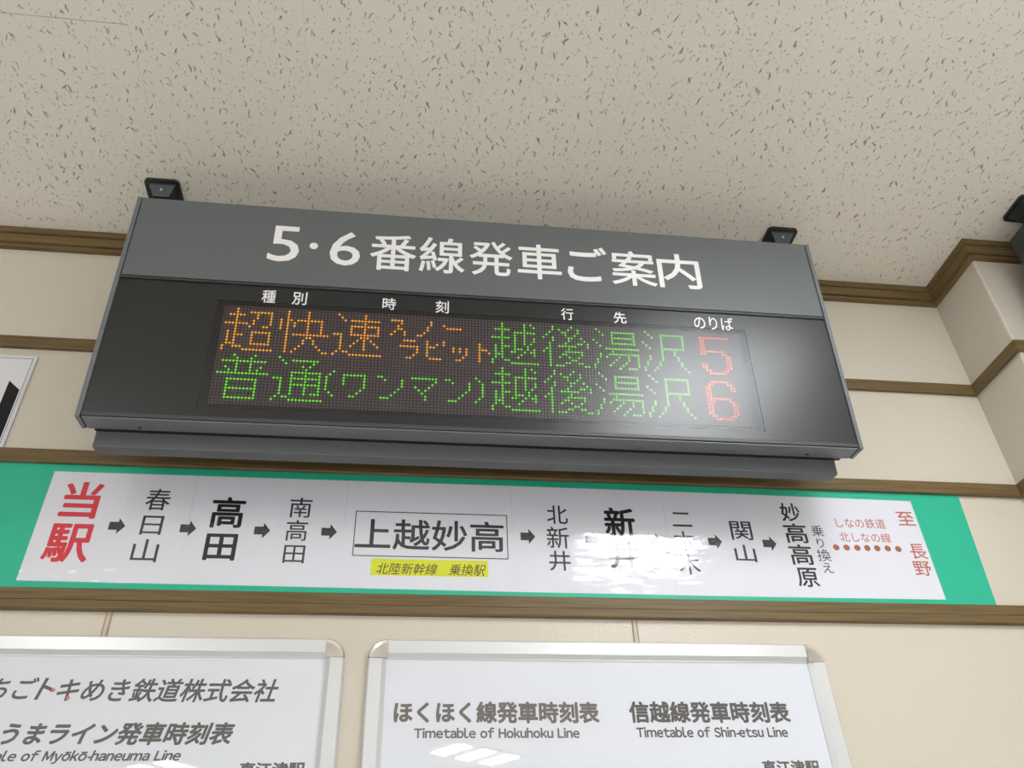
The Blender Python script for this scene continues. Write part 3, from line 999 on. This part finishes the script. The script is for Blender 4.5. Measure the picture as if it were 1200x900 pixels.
for pts in (((60, 808.5), (63, 806), (65.5, 808.5), (62.5, 811)), ((78, 816), (82, 816), (81.2, 820), (77.2, 820))):
    q = [ab(*p) for p in pts]
    bm = prism(bmesh.new(), q[::-1], by - 0.0006, by - 0.0001)
    obj('pink_accent', fix_normals(bm), M['ink_pink'], b1, 'small pink stroke end', shift=b1.location)

# ================================================================== POSTER AT THE LEFT
pl = empty('wall_poster', (-1.0, WALL_Y, 0.9205 + H), 'white poster with thick black bar behind thin border, left edge of wall', 'poster')
PLL = pl.location
obj('poster_board', B((-1.25, WALL_Y - 0.004, 0.9206 + H), (-0.7855, WALL_Y - 0.0003, 1.1500 + H), 0.0006), M['poster_edge'], pl, shift=PLL)
obj('poster_paper', B((-1.244, WALL_Y - 0.0046, 0.9215 + H), (-0.7895, WALL_Y - 0.0041, 1.1460 + H)), M['poster_paper'], pl, shift=PLL)
bm = bmesh.new()
box(bm, (-1.236, WALL_Y - 0.0049, 1.1412 + H), (-0.7925, WALL_Y - 0.00465, 1.1422 + H))
box(bm, (-0.7935, WALL_Y - 0.0049, 0.9225 + H), (-0.7925, WALL_Y - 0.00465, 1.1412 + H))
obj('border_line', bm, M['poster_line'], pl, shift=PLL)
bm = prism(bmesh.new(), [(-0.8222, 0.9225 + H), (-0.7962, 0.9225 + H), (-0.7962, 1.0605 + H), (-0.8222, 1.0825 + H)], WALL_Y - 0.0050, WALL_Y - 0.00465)
obj('black_bar', fix_normals(bm), M['ink_black'], pl, 'thick black bar', shift=PLL)

# ================================================================== SECOND HANGING SIGN, right edge
s3 = empty('hanging_sign', (1.418, 1.25, 1.06 + H), 'dark green hanging sign end at far right edge under the ceiling', 'sign')
L3 = s3.location
obj('sign_case', B((1.4215, 1.120, 1.06 + H), (2.50, 1.2495, 1.4575 + H), 0.002), M['green_steel'], s3, shift=L3)
obj('end_plate', B((1.4175, 1.118, 1.058 + H), (1.4214, 1.2515, 1.4590 + H), 0.0008), M['green_steel'], s3, shift=L3)
hanger(s3, 1.405, 1.480, 1.152, 1.231, ztop, 1.450 + H, None, L3)

# ================================================================== CEILING LIGHTS (they are mirrored in the covers)
def ceiling_light(cx, cy, ang, w, d, n, mat, label):
    t = empty('ceiling_light', (cx, cy, CEIL), label, 'ceiling light', rot=(0, 0, ang))
    bm = bmesh.new()
    box(bm, (-w / 2 - 0.02, -d / 2 - 0.02, -0.018), (w / 2 + 0.02, d / 2 + 0.02, -0.0003), 0, 0.003, 1)
    obj('housing', bm, M['lamp_body'], t)
    pw = w / n
    gap = 0.012 if n == 1 else 0.055
    for k in range(n):
        bm = B((-w / 2 + k * pw + gap, -d / 2, -0.026), (-w / 2 + (k + 1) * pw - gap, d / 2, -0.0182), 0.002)
        obj('diffuser', bm, mat, t)
    return t
ceiling_light(0.96, 0.19, 0.0, 0.50, 0.80, 1, M['lamp_near'], 'ceiling light near the pillar')
ceiling_light(-1.45, -0.80, 0.0, 0.62, 0.34, 1, M['lamp_row'], 'ceiling light above the camera to the left')
ceiling_light(1.25, -0.85, 0.0, 0.62, 0.34, 1, M['lamp_row'], 'ceiling light above the camera to the right')
ceiling_light(0.58, -3.33, math.radians(-38), 0.70, 0.29, 3, M['lamp_far'], 'three panel ceiling light behind the camera to the right')
ceiling_light(-1.72, -3.72, math.radians(30), 0.70, 0.29, 3, M['lamp_far'], 'three panel ceiling light behind the camera to the left')
